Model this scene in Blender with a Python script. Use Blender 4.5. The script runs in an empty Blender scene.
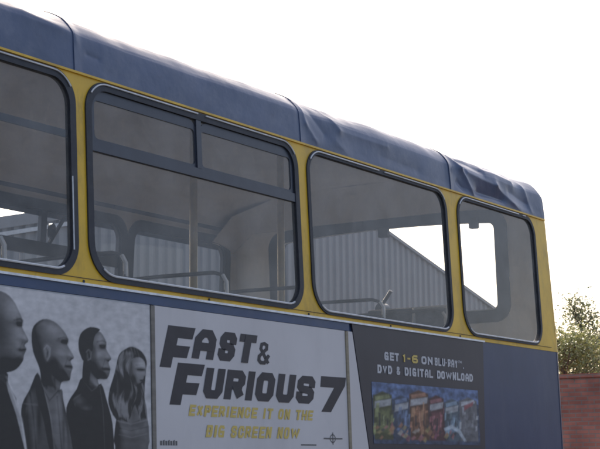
import bpy, bmesh, math, random
from mathutils import Vector, Matrix, noise
from mathutils.geometry import tessellate_polygon
random.seed(7)
R = math.radians
scene = bpy.context.scene

# ------------------------------------------------------------------ camera
ZS = 2.88                      # height of the upper-deck window sill above the ground
cd = bpy.data.cameras.new('camera')
cam = bpy.data.objects.new('camera', cd)
scene.collection.objects.link(cam)
fw = Vector((0.83247, 0.53173, 0.15574)); rt = Vector((0.53949, -0.84194, -0.00916)); up = Vector((-0.12626, -0.09165, 0.98776))
cam.matrix_world = Matrix(((rt.x, up.x, -fw.x, -4.4093), (rt.y, up.y, -fw.y, -3.7839), (rt.z, up.z, -fw.z, ZS - 0.7324), (0, 0, 0, 1)))
cd.sensor_width = 36; cd.lens = 1542.53 / 600 * 36
cd.clip_start = .05; cd.clip_end = 2000
scene.camera = cam

# ------------------------------------------------------------------ world, sun, exposure
SUN_EL, SUN_AZ = R(34), math.atan2(0.80, 0.60)      # azimuth as an angle from +X towards +Y
w = bpy.data.worlds.new('World'); scene.world = w; w.use_nodes = True
nt = w.node_tree; nt.nodes.clear()
sky = nt.nodes.new('ShaderNodeTexSky'); sky.sky_type = 'NISHITA'; sky.sun_disc = False
sky.sun_elevation = SUN_EL; sky.sun_rotation = R(90) - SUN_AZ
sky.air_density = .8; sky.dust_density = 7.0; sky.ozone_density = 0.2
bg = nt.nodes.new('ShaderNodeBackground'); bg.inputs['Strength'].default_value = 0.15
wo = nt.nodes.new('ShaderNodeOutputWorld')
nt.links.new(sky.outputs[0], bg.inputs[0]); nt.links.new(bg.outputs[0], wo.inputs[0])
sl = bpy.data.lights.new('sun', 'SUN'); sl.energy = 3.0; sl.angle = R(0.6); sl.color = (1, .95, .87)
so = bpy.data.objects.new('sun', sl); scene.collection.objects.link(so)
sd = Vector((math.cos(SUN_AZ) * math.cos(SUN_EL), math.sin(SUN_AZ) * math.cos(SUN_EL), math.sin(SUN_EL)))
so.rotation_euler = sd.to_track_quat('Z', 'Y').to_euler(); so.location = (0, 20, 20)
vs = scene.view_settings
vs.view_transform = 'Standard'; vs.look = 'None'; vs.gamma = 1; vs.use_curve_mapping = False
vs.exposure = 1.5
scene.cycles.filter_width = 2.0
scene.cycles.max_bounces = 12; scene.cycles.transparent_max_bounces = 24

# ------------------------------------------------------------------ materials
def node_mat(name):
    m = bpy.data.materials.new(name); m.use_nodes = True
    n = m.node_tree; b = n.nodes['Principled BSDF']
    return m, n, b
def mix_noise(n, scale, c1, c2, coord='Object', detail=6, lo=.35, hi=.65, stretch=None, rough=.6):
    tc = n.nodes.new('ShaderNodeTexCoord'); t = n.nodes.new('ShaderNodeTexNoise')
    t.inputs['Scale'].default_value = scale; t.inputs['Detail'].default_value = detail; t.inputs['Roughness'].default_value = rough
    src = tc.outputs[coord]
    if stretch:
        mp = n.nodes.new('ShaderNodeMapping'); mp.inputs['Scale'].default_value = stretch
        n.links.new(src, mp.inputs[0]); src = mp.outputs[0]
    n.links.new(src, t.inputs['Vector'])
    r = n.nodes.new('ShaderNodeValToRGB'); r.color_ramp.elements[0].position = lo; r.color_ramp.elements[1].position = hi
    r.color_ramp.elements[0].color = (*c1, 1); r.color_ramp.elements[1].color = (*c2, 1)
    n.links.new(t.outputs['Fac'], r.inputs[0])
    return r.outputs[0], t.outputs['Fac']
def paint(name, c1, c2, scale=3, rough=.4, bump=.0, bscale=30, metallic=0, stretch=None, spec=.5, lo=.35, hi=.65, bdist=.01):
    m, n, b = node_mat(name)
    col, fac = mix_noise(n, scale, c1, c2, stretch=stretch, lo=lo, hi=hi)
    n.links.new(col, b.inputs['Base Color'])
    b.inputs['Roughness'].default_value = rough; b.inputs['Metallic'].default_value = metallic
    b.inputs['Specular IOR Level'].default_value = spec
    if bump:
        tc = n.nodes.new('ShaderNodeTexCoord'); t = n.nodes.new('ShaderNodeTexNoise'); t.inputs['Scale'].default_value = bscale
        t.inputs['Detail'].default_value = 4
        n.links.new(tc.outputs['Object'], t.inputs['Vector'])
        bp = n.nodes.new('ShaderNodeBump'); bp.inputs['Strength'].default_value = bump; bp.inputs['Distance'].default_value = bdist
        n.links.new(t.outputs['Fac'], bp.inputs['Height']); n.links.new(bp.outputs[0], b.inputs['Normal'])
    return m
M = {}
M['roof_blue'] = paint('faded_blue_roof_paint', (.038, .060, .118), (.056, .080, .148), 4, .48, .2, 9, bdist=.02)
M['roof_blue'].node_tree.nodes['Principled BSDF'].inputs['Coat Weight'].default_value = .2; M['roof_blue'].node_tree.nodes['Principled BSDF'].inputs['Coat Roughness'].default_value = .14
M['body_blue'] = paint('blue_body_paint', (.015, .034, .084), (.022, .042, .100), 2.5, .42, .12, 5, bdist=.01)
M['stripe_blue'] = paint('blue_stripe_paint', (.016, .042, .105), (.024, .053, .13), 6, .4)
M['yellow'] = paint('yellow_body_paint', (.60, .35, .012), (.70, .42, .02), 5, .42, .06, 20)
M['rubber'] = paint('dark_window_rubber', (.014, .016, .022), (.022, .024, .032), 12, .6)
M['frame_dark'] = paint('dark_hopper_frame', (.024, .028, .042), (.034, .04, .056), 10, .4)
M['chrome_glint'] = paint('bright_filler_strip', (.52, .51, .50), (.68, .67, .66), 30, .35)  # bright metal trim, its glint put into the pale base colour
M['moulding'] = paint('white_moulding', (.70, .70, .71), (.82, .82, .83), 20, .3)
M['lining'] = paint('interior_lining', (.46, .42, .375), (.54, .49, .44), 3, .6, .05, 40)
M['lit_lining'] = paint('lit_end_lining', (.60, .56, .50), (.70, .65, .58), 3, .6, .05, 40)  # lighter copy of the lining: light on the end wall put into the colour
M['ceiling'] = paint('interior_ceiling', (.48, .43, .385), (.56, .50, .45), 2, .7, .06, 25)
M['floor_lino'] = paint('deck_lino', (.07, .07, .075), (.11, .11, .11), 8, .5)
M['seat_fabric'] = paint('seat_moquette', (.045, .05, .075), (.075, .08, .11), 40, .85, .15, 120)
M['rail_dark'] = paint('dark_grab_rail', (.05, .05, .055), (.08, .08, .085), 12, .35)
M['pole_yellow'] = paint('dull_yellow_pole', (.32, .23, .10), (.42, .31, .13), 14, .4)
M['pale_trim'] = paint('pale_plastic', (.55, .54, .53), (.68, .67, .66), 12, .4)
M['tyre'] = paint('tyre_rubber', (.02, .02, .02), (.035, .035, .035), 12, .8)
M['poster'] = paint('poster_print', (.50, .465, .455), (.56, .525, .515), 1.7, .5, lo=.3, hi=.7)
M['poster_grey'] = paint('poster_photo_backdrop', (.30, .30, .315), (.38, .38, .395), 1.6, .5, lo=.3, hi=.7)
M['poster_dark'] = paint('poster_dark_print', (.018, .017, .026), (.028, .027, .038), 2.5, .45)
M['ink'] = paint('title_ink', (.014, .012, .018), (.022, .02, .028), 8, .5)
M['gold'] = paint('gold_ink', (.50, .36, .08), (.58, .43, .11), 14, .5)
M['pale_ink'] = paint('pale_ink', (.42, .41, .42), (.48, .47, .48), 14, .5)
M['advert_frame'] = paint('tan_advert_frame', (.20, .165, .11), (.28, .235, .16), 6, .6, stretch=(1, 1, 6))
M['advert_frame_grey'] = paint('grey_advert_frame', (.14, .12, .10), (.20, .18, .15), 6, .6, stretch=(1, 1, 6))
for nm, c in (('skin', .135), ('skin_light', .22), ('skin_shade', .055), ('skin_dark', .075), ('hair', .022), ('hair_light', .12), ('jacket', .022), ('jacket_grey', .085), ('shirt', .20), ('lapel', .33), ('dress', .07)):
    M['print_' + nm] = paint('printed_' + nm, (c * .8, c * .79, c * .80), (c * 1.2, c * 1.17, c * 1.17), 14, .5, lo=.25, hi=.75)
def dirt(m, c, amount, scale, stretch, lo=.5, hi=.75):
    n = m.node_tree; b = n.nodes['Principled BSDF']; old = b.inputs['Base Color'].links[0].from_socket
    tc = n.nodes.new('ShaderNodeTexCoord'); mp = n.nodes.new('ShaderNodeMapping'); mp.inputs['Scale'].default_value = stretch
    t = n.nodes.new('ShaderNodeTexNoise'); t.inputs['Scale'].default_value = scale; t.inputs['Detail'].default_value = 8; t.inputs['Roughness'].default_value = .7
    n.links.new(tc.outputs['Object'], mp.inputs[0]); n.links.new(mp.outputs[0], t.inputs['Vector'])
    mr = n.nodes.new('ShaderNodeMapRange'); mr.inputs[1].default_value = lo; mr.inputs[2].default_value = hi; mr.inputs[3].default_value = 0; mr.inputs[4].default_value = amount
    n.links.new(t.outputs['Fac'], mr.inputs[0])
    mx = n.nodes.new('ShaderNodeMixRGB'); mx.inputs[2].default_value = (*c, 1); n.links.new(mr.outputs[0], mx.inputs[0]); n.links.new(old, mx.inputs[1]); n.links.new(mx.outputs[0], b.inputs['Base Color'])
dirt(M['yellow'], (.10, .075, .035), .55, 3.5, (1.6, 1, .7)); dirt(M['yellow'], (.06, .05, .035), .6, 30, (1, 1, .25), .58, .8)
dirt(M['body_blue'], (.10, .11, .15), .35, 2.2, (1.5, 1, .5)); dirt(M['body_blue'], (.02, .025, .05), .5, 18, (1.5, 1, .3), .55, .8)
dirt(M['roof_blue'], (.15, .165, .21), .4, 5, (1, 1, 1), .5, .72); dirt(M['roof_blue'], (.03, .035, .06), .5, 22, (.5, 1, 1), .6, .8)
dirt(M['stripe_blue'], (.09, .10, .13), .4, 9, (.6, 1, 1)); dirt(M['poster'], (.36, .34, .33), .3, 3, (1.5, 1, .5)); dirt(M['rubber'], (.06, .06, .065), .5, 14, (1, 1, 1))
dirt(M['moulding'], (.3, .28, .25), .6, 12, (1, 1, 1), .45, .7)
def cover_mat(name, a, b, c):
    m, n, bs = node_mat(name)
    tc = n.nodes.new('ShaderNodeTexCoord'); t = n.nodes.new('ShaderNodeTexNoise'); t.inputs['Scale'].default_value = 18; t.inputs['Detail'].default_value = 3
    n.links.new(tc.outputs['Object'], t.inputs['Vector'])
    r = n.nodes.new('ShaderNodeValToRGB'); e = r.color_ramp.elements
    e[0].position = .38; e[0].color = (*a, 1); e[1].position = .62; e[1].color = (*c, 1)
    k = e.new(.5); k.color = (*b, 1)
    n.links.new(t.outputs['Fac'], r.inputs[0]); n.links.new(r.outputs[0], bs.inputs['Base Color']); bs.inputs['Roughness'].default_value = .5
    return m

def glass_mat(name, tint, refl, dust_veil):
    m = bpy.data.materials.new(name); m.use_nodes = True; n = m.node_tree; n.nodes.clear()
    out = n.nodes.new('ShaderNodeOutputMaterial'); tr = n.nodes.new('ShaderNodeBsdfTransparent'); tr.inputs[0].default_value = (*tint, 1)
    gl = n.nodes.new('ShaderNodeBsdfGlossy'); gl.inputs['Roughness'].default_value = .015
    df = n.nodes.new('ShaderNodeBsdfDiffuse'); df.inputs[0].default_value = (.5, .48, .46, 1)
    fr = n.nodes.new('ShaderNodeFresnel'); fr.inputs[0].default_value = 1.5
    mu = n.nodes.new('ShaderNodeMath'); mu.operation = 'MULTIPLY'; mu.inputs[1].default_value = refl; mu.use_clamp = True
    n.links.new(fr.outputs[0], mu.inputs[0])
    m1 = n.nodes.new('ShaderNodeMixShader'); m2 = n.nodes.new('ShaderNodeMixShader')
    tc = n.nodes.new('ShaderNodeTexCoord'); t = n.nodes.new('ShaderNodeTexNoise'); t.inputs['Scale'].default_value = 5; t.inputs['Detail'].default_value = 8; t.inputs['Roughness'].default_value = .7
    n.links.new(tc.outputs['Object'], t.inputs['Vector'])
    mr = n.nodes.new('ShaderNodeMapRange'); mr.inputs[1].default_value = .3; mr.inputs[2].default_value = .75; mr.inputs[3].default_value = dust_veil * .4; mr.inputs[4].default_value = dust_veil * 1.6  # patchy dust film, strengthened to imitate veiling haze over the interior
    n.links.new(t.outputs['Fac'], mr.inputs[0])
    n.links.new(mr.outputs[0], m1.inputs[0]); n.links.new(tr.outputs[0], m1.inputs[1]); n.links.new(df.outputs[0], m1.inputs[2])
    n.links.new(mu.outputs[0], m2.inputs[0]); n.links.new(m1.outputs[0], m2.inputs[1]); n.links.new(gl.outputs[0], m2.inputs[2])
    n.links.new(m2.outputs[0], out.inputs[0])
    return m
M['glass'] = glass_mat('near_window_glass', (.90, .90, .89), .8, .16)
M['glass_far'] = glass_mat('far_window_glass', (.95, .95, .94), .07, .02)

# ------------------------------------------------------------------ mesh helpers
class MB:
    def __init__(s): s.v = []; s.f = []; s.smooth = False
    def add(s, vs, fs):
        o = len(s.v); s.v += [tuple(p) for p in vs]; s.f += [tuple(i + o for i in f) for f in fs]; return s
    def box(s, a, b):
        x0, y0, z0 = a; x1, y1, z1 = b
        return s.add([(x0, y0, z0), (x1, y0, z0), (x1, y1, z0), (x0, y1, z0), (x0, y0, z1), (x1, y0, z1), (x1, y1, z1), (x0, y1, z1)],
                     [(3, 2, 1, 0), (4, 5, 6, 7), (0, 1, 5, 4), (1, 2, 6, 5), (2, 3, 7, 6), (3, 0, 4, 7)])
    def tube(s, pts, r, n=8, closed=False):
        pts = [Vector(p) for p in pts]; rings = []; L = len(pts); a = None
        rr_ = r if hasattr(r, '__len__') else [r] * L
        for i, p in enumerate(pts):
            if closed: d = (pts[(i + 1) % L] - pts[i - 1])
            else: d = pts[min(i + 1, L - 1)] - pts[max(i - 1, 0)]
            d.normalize()
            if a is None: a = d.orthogonal().normalized()
            else:
                a = a - d * a.dot(d); a = a.normalized() if a.length > 1e-6 else d.orthogonal().normalized()
            b = d.cross(a)
            rings.append([p + (a * math.cos(2 * math.pi * k / n) + b * math.sin(2 * math.pi * k / n)) * rr_[i] for k in range(n)])
        vs = [q for rg in rings for q in rg]; fs = []
        for i in range(L if closed else L - 1):
            j = (i + 1) % L
            for k in range(n): fs.append((i * n + k, i * n + (k + 1) % n, j * n + (k + 1) % n, j * n + k))
        if not closed: fs += [tuple(range(n))[::-1], tuple((L - 1) * n + k for k in range(n))]
        return s.add(vs, fs)
    def grid(s, rows):
        nr, nc = len(rows), len(rows[0])
        return s.add([p for r in rows for p in r], [(i * nc + j, i * nc + j + 1, (i + 1) * nc + j + 1, (i + 1) * nc + j) for i in range(nr - 1) for j in range(nc - 1)])
    def plate(s, outer, holes, mp, w0, w1):
        """flat plate with holes: outline in (u,v), mapped by mp(u,v,w), between depths w0 and w1"""
        loops = [outer] + list(holes)
        tri = tessellate_polygon([[Vector((u, v, 0)) for u, v in l] for l in loops])
        flat = [p for l in loops for p in l]; n = len(flat)
        s2 = [mp(u, v, w0) for u, v in flat]
        if w1 is None:
            return s.add(s2, [t if sum(flat[t[e]][0] * flat[t[(e + 1) % 3]][1] - flat[t[(e + 1) % 3]][0] * flat[t[e]][1] for e in range(3)) > 0 else t[::-1] for t in map(tuple, tri)])
        s2 += [mp(u, v, w1) for u, v in flat]
        fs = [tuple(t) for t in tri] + [tuple(i + n for i in t[::-1]) for t in tri]
        o = 0
        for l in loops:
            k = len(l)
            for i in range(k):
                j = (i + 1) % k; fs.append((o + i, o + j, o + j + n, o + i + n))
            o += k
        return s.add(s2, fs)
    def build(s, name, mat, parent=None, smooth=False, recalc=True, label=None):
        off = OFF.get(parent.name if parent else None, Vector((0, 0, 0)))
        me = bpy.data.meshes.new(name)
        me.from_pydata([(x - off.x, y - off.y, z - off.z) for x, y, z in s.v], [], s.f)
        if recalc:
            bm = bmesh.new(); bm.from_mesh(me); bmesh.ops.recalc_face_normals(bm, faces=bm.faces); bm.to_mesh(me); bm.free()
        me.materials.append(mat)
        if smooth:
            for p in me.polygons: p.use_smooth = True
            try: me.set_sharp_from_angle(angle=R(40))
            except Exception: pass
        o = bpy.data.objects.new(name, me); scene.collection.objects.link(o)
        if parent: o.parent = parent; OFF[o.name] = off
        if label: o['label'] = label
        return o
OFF = {}
def empty(name, loc, label, cat, group=None):
    o = bpy.data.objects.new(name, None); o.location = loc; scene.collection.objects.link(o)
    o.empty_display_size = .2
    OFF[o.name] = Vector(loc); o['label'] = label; o['category'] = cat
    if group: o['group'] = group
    return o
def rr(x0, x1, z0, z1, r, n=10):
    if not hasattr(r, '__len__'): r = (r,) * 4          # bl, br, tr, tl
    out = []
    for (cx, cz, a0, q) in ((x0 + r[0], z0 + r[0], 180, r[0]), (x1 - r[1], z0 + r[1], 270, r[1]), (x1 - r[2], z1 - r[2], 0, r[2]), (x0 + r[3], z1 - r[3], 90, r[3])):
        for k in range(n + 1):
            a = R(a0 + 90 * k / n); out.append((cx + q * math.cos(a), cz + q * math.sin(a)))
    return out
TL, TU, W = 0.0262, 0.0466, 2.4703
def nearY(z): return TL * z if z < 0 else TU * z
def NEAR(u, v, w): return (u, nearY(v) + w, v + ZS)                 # w<0 towards the viewer
def FAR(u, v, w): return (u, W - nearY(v) - w, v + ZS)              # w<0 outwards

# ------------------------------------------------------------------ ground
g = MB().add([(-400, -400, 0), (600, -400, 0), (600, 600, 0), (-400, 600, 0)], [(0, 1, 2, 3)])
go = g.build('ground', paint('asphalt', (.045, .045, .047), (.065, .064, .062), 2, .9, .3, 60)); go['kind'] = 'structure'

# ------------------------------------------------------------------ bus
XE, XB = 4.50, -5.45
XR = XE - .042                   # the end wall leans in a little towards the roof
def RAKE(z): return max(0, z) * .055
bus = empty('double_decker_bus', (-.5, W / 2, 0), 'old blue and yellow double-decker bus with dented roof and film advert on its side', 'bus')
FHOLES = [(-4.6, -3.1, 0), (-3.03, -1.52, 0), (-1.45, .06, 0), (.12, 1.63, 0), (1.70, 3.205, 0), (3.265, 4.345, 0)]
HOLES = [(-4.69, -3.183, 0), (-3.117, -1.608, 0), (-1.542, -.033, 0), (.033, 1.538, 0), (1.622, 3.048, 0), (3.178, 4.222, 0)]
ZB0, ZB1, FZ1 = -.02, .762, .845
def hole(h, g=0.0):
    zt = ZB1 if h in HOLES else FZ1
    return rr(h[0] + g, h[1] - g, ZB0 + g, zt - g, (.15 - g * .6, .13 - g * .6, .12 - g * .6, .12 - g * .6))
CR, CF = .07, .02                                               # radius of the body corner
def band(mp, name, parent):
    zt = .775 if mp is NEAR else .89; xe = XE - CR if mp is NEAR else XE - CF
    MB().plate([(XB, -.045), (xe, -.045)] + ([(xe, .775), (xe - .10, zt)] if mp is FAR else [(xe - .042, zt)]) + [(XB, zt)], [hole(h) for h in (HOLES if mp is NEAR else FHOLES)], mp, 0, .019).build(name, M['yellow'], parent)
band(NEAR, 'window_band', bus); band(FAR, 'window_band', bus)
LOWZ = -2.45
for mp in (NEAR, FAR):
    MB().plate([(XB, LOWZ), (XE - CR, LOWZ), (XE - CR, -.0455), (XB, -.0455)], [], mp, .002, .03).build('side_panel', M['body_blue'], bus)
# white moulding under the yellow band and the blue stripe below it
MB().plate([(XB, -.0500), (3.40, -.0500), (3.40, -.041), (XB, -.041)], [], NEAR, -.013, .001).build('moulding', M['moulding'], bus)
MB().plate([(XB, -.088), (1.93, -.088), (1.93, -.0505), (XB, -.0505)], [], NEAR, -.006, .001).build('stripe', M['stripe_blue'], bus)
MB().plate([(XB, -.0225), (XE - .15, -.0225), (XE - .15, -.0205), (XB, -.0205)], [], NEAR, -.003, .001).build('panel_joint', M['rubber'], bus)
for x in (-.0, 1.58, 3.12, .8, 2.35):
    MB().tube([(x, nearY(-.034) - .003, ZS - .034), (x, nearY(-.034) + .004, ZS - .034)], .006, 10).build('rivet', M['rubber'], bus)
# corners
def corner_col(z0, z1, near, n=8, nz=8):
    rows = []
    for i in range(nz + 1):
        z = z0 + (z1 - z0) * i / nz; y = nearY(z) if near else W - nearY(z); s = 1 if near else -1; row = []; c_ = CR if near else CF
        for k in range(n + 1):
            a = R(90 * k / n); row.append((XE - RAKE(z) - c_ + c_ * math.sin(a), y + s * (c_ - c_ * math.cos(a)), z + ZS))
        rows.append(row)
    return MB().grid(rows)
for near in (True, False):
    corner_col(-.045, .775, near).build('corner_post', M['yellow'], bus, smooth=True)
    corner_col(LOWZ, -.0455, near).build('corner_panel', M['body_blue'], bus, smooth=True)
# end wall with the emergency window
def ENDW(u, v, w): return (XE - RAKE(v) - w, u, v + ZS)
def end_poly(z0, z1, ins): return [(nearY(z0) + ins, z0), (W - nearY(z0) - ins, z0), (W - nearY(z1) - ins, z1), (nearY(z1) + ins, z1)]
EW0, EW1 = .355, W - .415
def arch(x0, x1, z0, z1, r, rise):
    o = rr(x0, x1, z0, z1, r, 8); m = (x0 + x1) / 2
    return [(x, z + (rise * (1 - ((x - m) / ((x1 - x0) / 2)) ** 2) if z > (z0 + z1) / 2 else 0)) for x, z in o]
def arch2(x0, x1, z0, z1, r, rise):
    o = []
    base = rr(x0, x1, z0, z1, r, 8)
    for i, p in enumerate(base):
        o.append(p)
        if i == 26:                                       # between the two top corners: fill points for the arch
            a, b = base[26], base[27]
            for k in range(1, 16): o.append((a[0] + (b[0] - a[0]) * k / 16, a[1]))
    m = (x0 + x1) / 2; h = (x1 - x0) / 2
    return [(x, z + (rise * (1 - ((x - m) / h) ** 2) if z > z1 - r - 1e-6 else 0)) for x, z in o]
MB().plate(end_poly(-.045, .775, CR) [:2] + [(W - .036 - CR, .775), (W - .24, .895), (.24, .895), (.036 + CR, .775)], [arch2(EW0, EW1, .205, .84, .10, .035)], ENDW, 0, .025).build('end_panel', M['yellow'], bus)
MB().plate(end_poly(LOWZ, -.0455, CR), [], ENDW, 0, .025).build('end_panel', M['body_blue'], bus)
MB().plate(end_poly(LOWZ, .93, 0), [], lambda u, v, w_: (XB - w_, u, v + ZS), -.03, 0).build('end_panel', M['body_blue'], bus)
ew = MB().plate(arch2(EW0 - .005, EW1 + .005, .20, .845, .10, .035), [arch2(EW0 + .038, EW1 - .045, .245, .80, .04, .03)], ENDW, -.01, .028).build('end_window', M['rubber'], bus)
MB().plate(arch2(EW0 + .04, EW1 - .04, .245, .797, .05, .035), [], ENDW, .006, None).build('glass_pane', M['glass_far'], ew)
MB().plate(arch2(EW0 + .038, EW1 - .045, .245, .80, .04, .03), [arch2(EW0 + .044, EW1 - .051, .251, .794, .036, .03)], ENDW, .026, .034).build('trim', M['pale_trim'], ew)
MB().plate(arch2(EW0 - .055, EW1 + .055, .165, .872, .11, .03), [arch2(EW0 + .034, EW1 - .040, .238, .806, .045, .03)], ENDW, .0455, .0495).build('window_surround', M['frame_dark'], ew)
for yc, ww in ((1.192, .036), (.53, .030)):
    MB().plate(rr(yc - ww, yc + ww, .768, .838, .010, 4), [], ENDW, .03, .060).build('hinge', M['rubber'], ew)
lev = MB(); lev.tube([(XE - .13, 1.205, ZS + .30), (XE - .14, 1.115, ZS + .405)], .013); lev.tube([(XE - .07, 1.2, ZS + .29), (XE - .14, 1.2, ZS + .29)], .04, 12)
lev.build('release_lever', M['frame_dark'], ew, smooth=True)
# ---- roof
half = [(.036, .772), (.0375, .80), (.042, .86), (.048, .915), (.053, .932), (.064, .950), (.088, .978), (.12, 1.003), (.20, 1.037), (.35, 1.072), (.6, 1.100), (.9, 1.118), (W / 2, 1.125)]
def catmull(P, per):
    out = []
    for i in range(len(P) - 1):
        p0, p1, p2, p3 = P[max(i - 1, 0)], P[i], P[i + 1], P[min(i + 2, len(P) - 1)]
        for k in range(per):
            t = k / per
            out.append(tuple(.5 * ((2 * b) + (-a + c) * t + (2 * a - 5 * b + 4 * c - d) * t * t + (-a + 3 * b - 3 * c + d) * t ** 3) for a, b, c, d in zip(p0, p1, p2, p3)))
    out.append(tuple(P[-1])); return out
hp = catmull(half, 12)
prof = hp + [(W - y, z) for y, z in hp[::-1][1:]]
RIDGES = [  # (x,z)-(x,z), width, height : creases and dents of the near cove
    ((1.60, 1.00), (1.625, .88), .020, .010), ((1.625, .88), (1.72, .80), .022, .010), ((1.83, .98), (1.94, .90), .035, .014), ((1.94, .90), (2.42, .90), .03, .009),
    ((1.68, 1.0), (1.86, .97), .03, -.012), ((1.70, .93), (1.80, .86), .05, -.016), ((1.90, .84), (2.0, .79), .05, .010), ((2.35, .84), (2.75, .83), .05, -.008), ((2.1, .97), (2.9, .98), .05, .007),
    ((3.19, .99), (3.26, .92), .022, .014), ((3.26, .92), (3.40, .79), .022, .017), ((3.34, .91), (3.70, .885), .04, .017), ((3.70, .885), (4.04, .78), .035, .015), ((3.48, .82), (3.80, .815), .05, -.022),
    ((3.30, .98), (3.55, .955), .035, -.016), ((3.60, .96), (3.95, .945), .035, .014), ((3.9, .88), (4.15, .84), .05, -.012), ((3.22, .84), (3.30, .80), .03, -.012), ((4.10, .95), (4.2, .80), .035, .009),
    ((-.30, .945), (-.03, .925), .03, .012), ((-1.5, .95), (-.30, .945), .04, .006), ((-.06, .99), (-.02, .90), .02, .010), ((.3, .93), (1.0, .95), .07, -.006), ((.9, .955), (1.58, .945), .05, .007), ((.05, .86), (.12, .855), .015, -.006)]
def segd(p, a, b):
    ax, ay = a; bx, by = b; dx, dy = bx - ax, by - ay; t = max(0, min(1, ((p[0] - ax) * dx + (p[1] - ay) * dy) / (dx * dx + dy * dy)))
    return math.hypot(p[0] - ax - t * dx, p[1] - ay - t * dy)
def roof_disp(x, y, z, i, fade):
    d = .0018 * noise.noise(Vector((x * 1.3, y * 3, z * 3 + 7))) + 0.0012 * noise.noise(Vector((x * 4, y * 7, z * 7)))
    if i >= 4: d += .004 * noise.noise(Vector((x * 3.1, y * 5 + 3, z * 5)))
    if i == 5: d += .005 * noise.noise(Vector((x * 4.3 + 2, y * 6, z * 6 + 1)))
    if i >= 2 and z > .94: d += min(1, (z - .94) / .05) * (.009 * noise.noise(Vector((x * 2.7, 5.5, i))) + .004 * noise.noise(Vector((x * 8, 2.5, i))))
    d *= fade
    if y < .5:
        for a, b, wd, h in RIDGES:
            q = segd((x, z), a, b) / wd
            if q < 3: d += h * (.8 if i == 5 else .5 if i == 4 else .6) * math.exp(-abs(q * 1.15) ** 1.2) * (.25 + .75 * fade) * (1 if z < .95 else max(.25, 1 - (z - .95) / .06))
    return d
SEAMS = [XB, -3.15, -1.575, -.02, 1.588, 3.128, XR]
def roof_pt(x, j):
    y, z = prof[j]
    if x > XR - .13:                                       # rounded end of the roof
        t = min(1, (x - (XR - .13)) / .13); q = math.sqrt(max(0, 1 - t ** 2.4)); e = min(1, max(0, (min(y, W - y) - .06) / .2)); ze = min(z, .772 + .13 * e * e * (3 - 2 * e))
        z = ze + (z - ze) * q
    if x > XR - CR:
        t = min(1, (x - (XR - CR)) / CR); ins = CR - CR * math.sqrt(max(0, 1 - t * t))
        y = y + ins * (1 if y < W / 2 else -1) * (1 if abs(y - W / 2) > .8 else 0)
    return y, z
nrm = []
for j in range(len(prof)):
    a = prof[max(j - 1, 0)]; b = prof[min(j + 1, len(prof) - 1)]; t = Vector((b[0] - a[0], b[1] - a[1])).normalized(); nrm.append((-t.y, t.x))
for i in range(6):
    x0, x1 = SEAMS[i], SEAMS[i + 1]; rows = []
    n = int((x1 - x0) * (140 if i >= 3 else 25))
    xs = [x0 - .012 + (x1 - x0 + .012) * k / n for k in range(n + 1)] if i else [x0 + (x1 - x0) * k / n for k in range(n + 1)]
    if i: xs = [xs[0]] + xs
    for kx, x in enumerate(xs):
        lip = .004 * max(0, 1 - abs(x - xs[0]) / .05) if i else 0     # each sheet laps over the one before
        fade = min(1, (x - x0 + .012) / .06, (x1 - x + .001) / .06) if i < 5 else min(1, (x - x0 + .012) / .06)
        row = []
        for j in range(len(prof)):
            y, z = roof_pt(x, j); d = roof_disp(x, *prof[j], i, fade) * min(1, max(0, (prof[j][1] - .775) / .04)) * (1 if x < XR - .1 else .4) + (lip if kx or not i else -.003) + .004
            if x > XR - .06: d *= .3
            row.append((x, y + nrm[j][0] * d, z + nrm[j][1] * d + ZS))
        rows.append(row)
    MB().grid(rows).build('roof_sheet', M['roof_blue'], bus, smooth=True)
# drip rail between roof and yellow band
MB().plate([(XB, .770), (XR - CR, .770), (XR - CR, .779), (XB, .779)], [], NEAR, -.008, .002).build('drip_rail', M['yellow'], bus)
# ---- interior
ceil_rows = [[(x, y + (.03 if y < W / 2 else -.03) * (1 if abs(y - W / 2) > 1.0 else 0), z - .035 + ZS) for y, z in prof[62:-62:4]] for x in [XB + .05 + (XE - .12 - XB - .05) * k / 30 for k in range(31)]]
MB().grid(ceil_rows).build('ceiling_lining', M['ceiling'], bus, smooth=True)
for mp in (NEAR, FAR):
    MB().plate([(XB + .04, -.80), (XE - .11, -.80), (XE - .11, .76), (XE - .25, .90), (XB + .04, .90)], [hole(h, .012) for h in (HOLES if mp is NEAR else FHOLES)], mp, .021, .025).build('side_lining', M['lining'], bus)
MB().plate([(.06, 0), (W - .06, 0), (W - .06, .76), (W - .16, .885), (.16, .885), (.06, .76)], [arch2(EW0 - .0, EW1 + .0, .21, .835, .09, .035)], ENDW, .035, .045).build('end_lining', M['lit_lining'], bus)
for near in (True, False):                                # coved inner corners
    rows = []
    for i in range(7):
        z = -.8 + 1.56 * i / 6; y = nearY(z) + .025; row = []; q = .05 if near else .03
        for k in range(9):
            a = R(90 * k / 8); X = XE - .047 - RAKE(z) - q + q * math.sin(a); Y = y + q - q * math.cos(a)
            row.append((X, Y if near else W - Y, z + ZS))
        rows.append(row)
    MB().grid(rows).build('corner_lining', M['lit_lining'], bus, smooth=True)
rows = []
for k in range(9):
    t = k / 8; rows.append([(XE - .092 - .26 * t, .06 + (W - .12) * j / 40, ZS + min(.885, .76 + .125 * min(1, min(j, 40 - j) / 3)) + (max(0, min(1.085, .93 + .6 * min(j, 40 - j) / 40)) - .885) * math.sin(t * math.pi / 2)) for j in range(41)])
MB().grid(rows).build('end_cove', M['ceiling'], bus, smooth=True)
MB().box((XB + .04, .03, ZS - .84), (XE - .04, W - .03, ZS - .80)).build('upper_floor', M['floor_lino'], bus)
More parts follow.
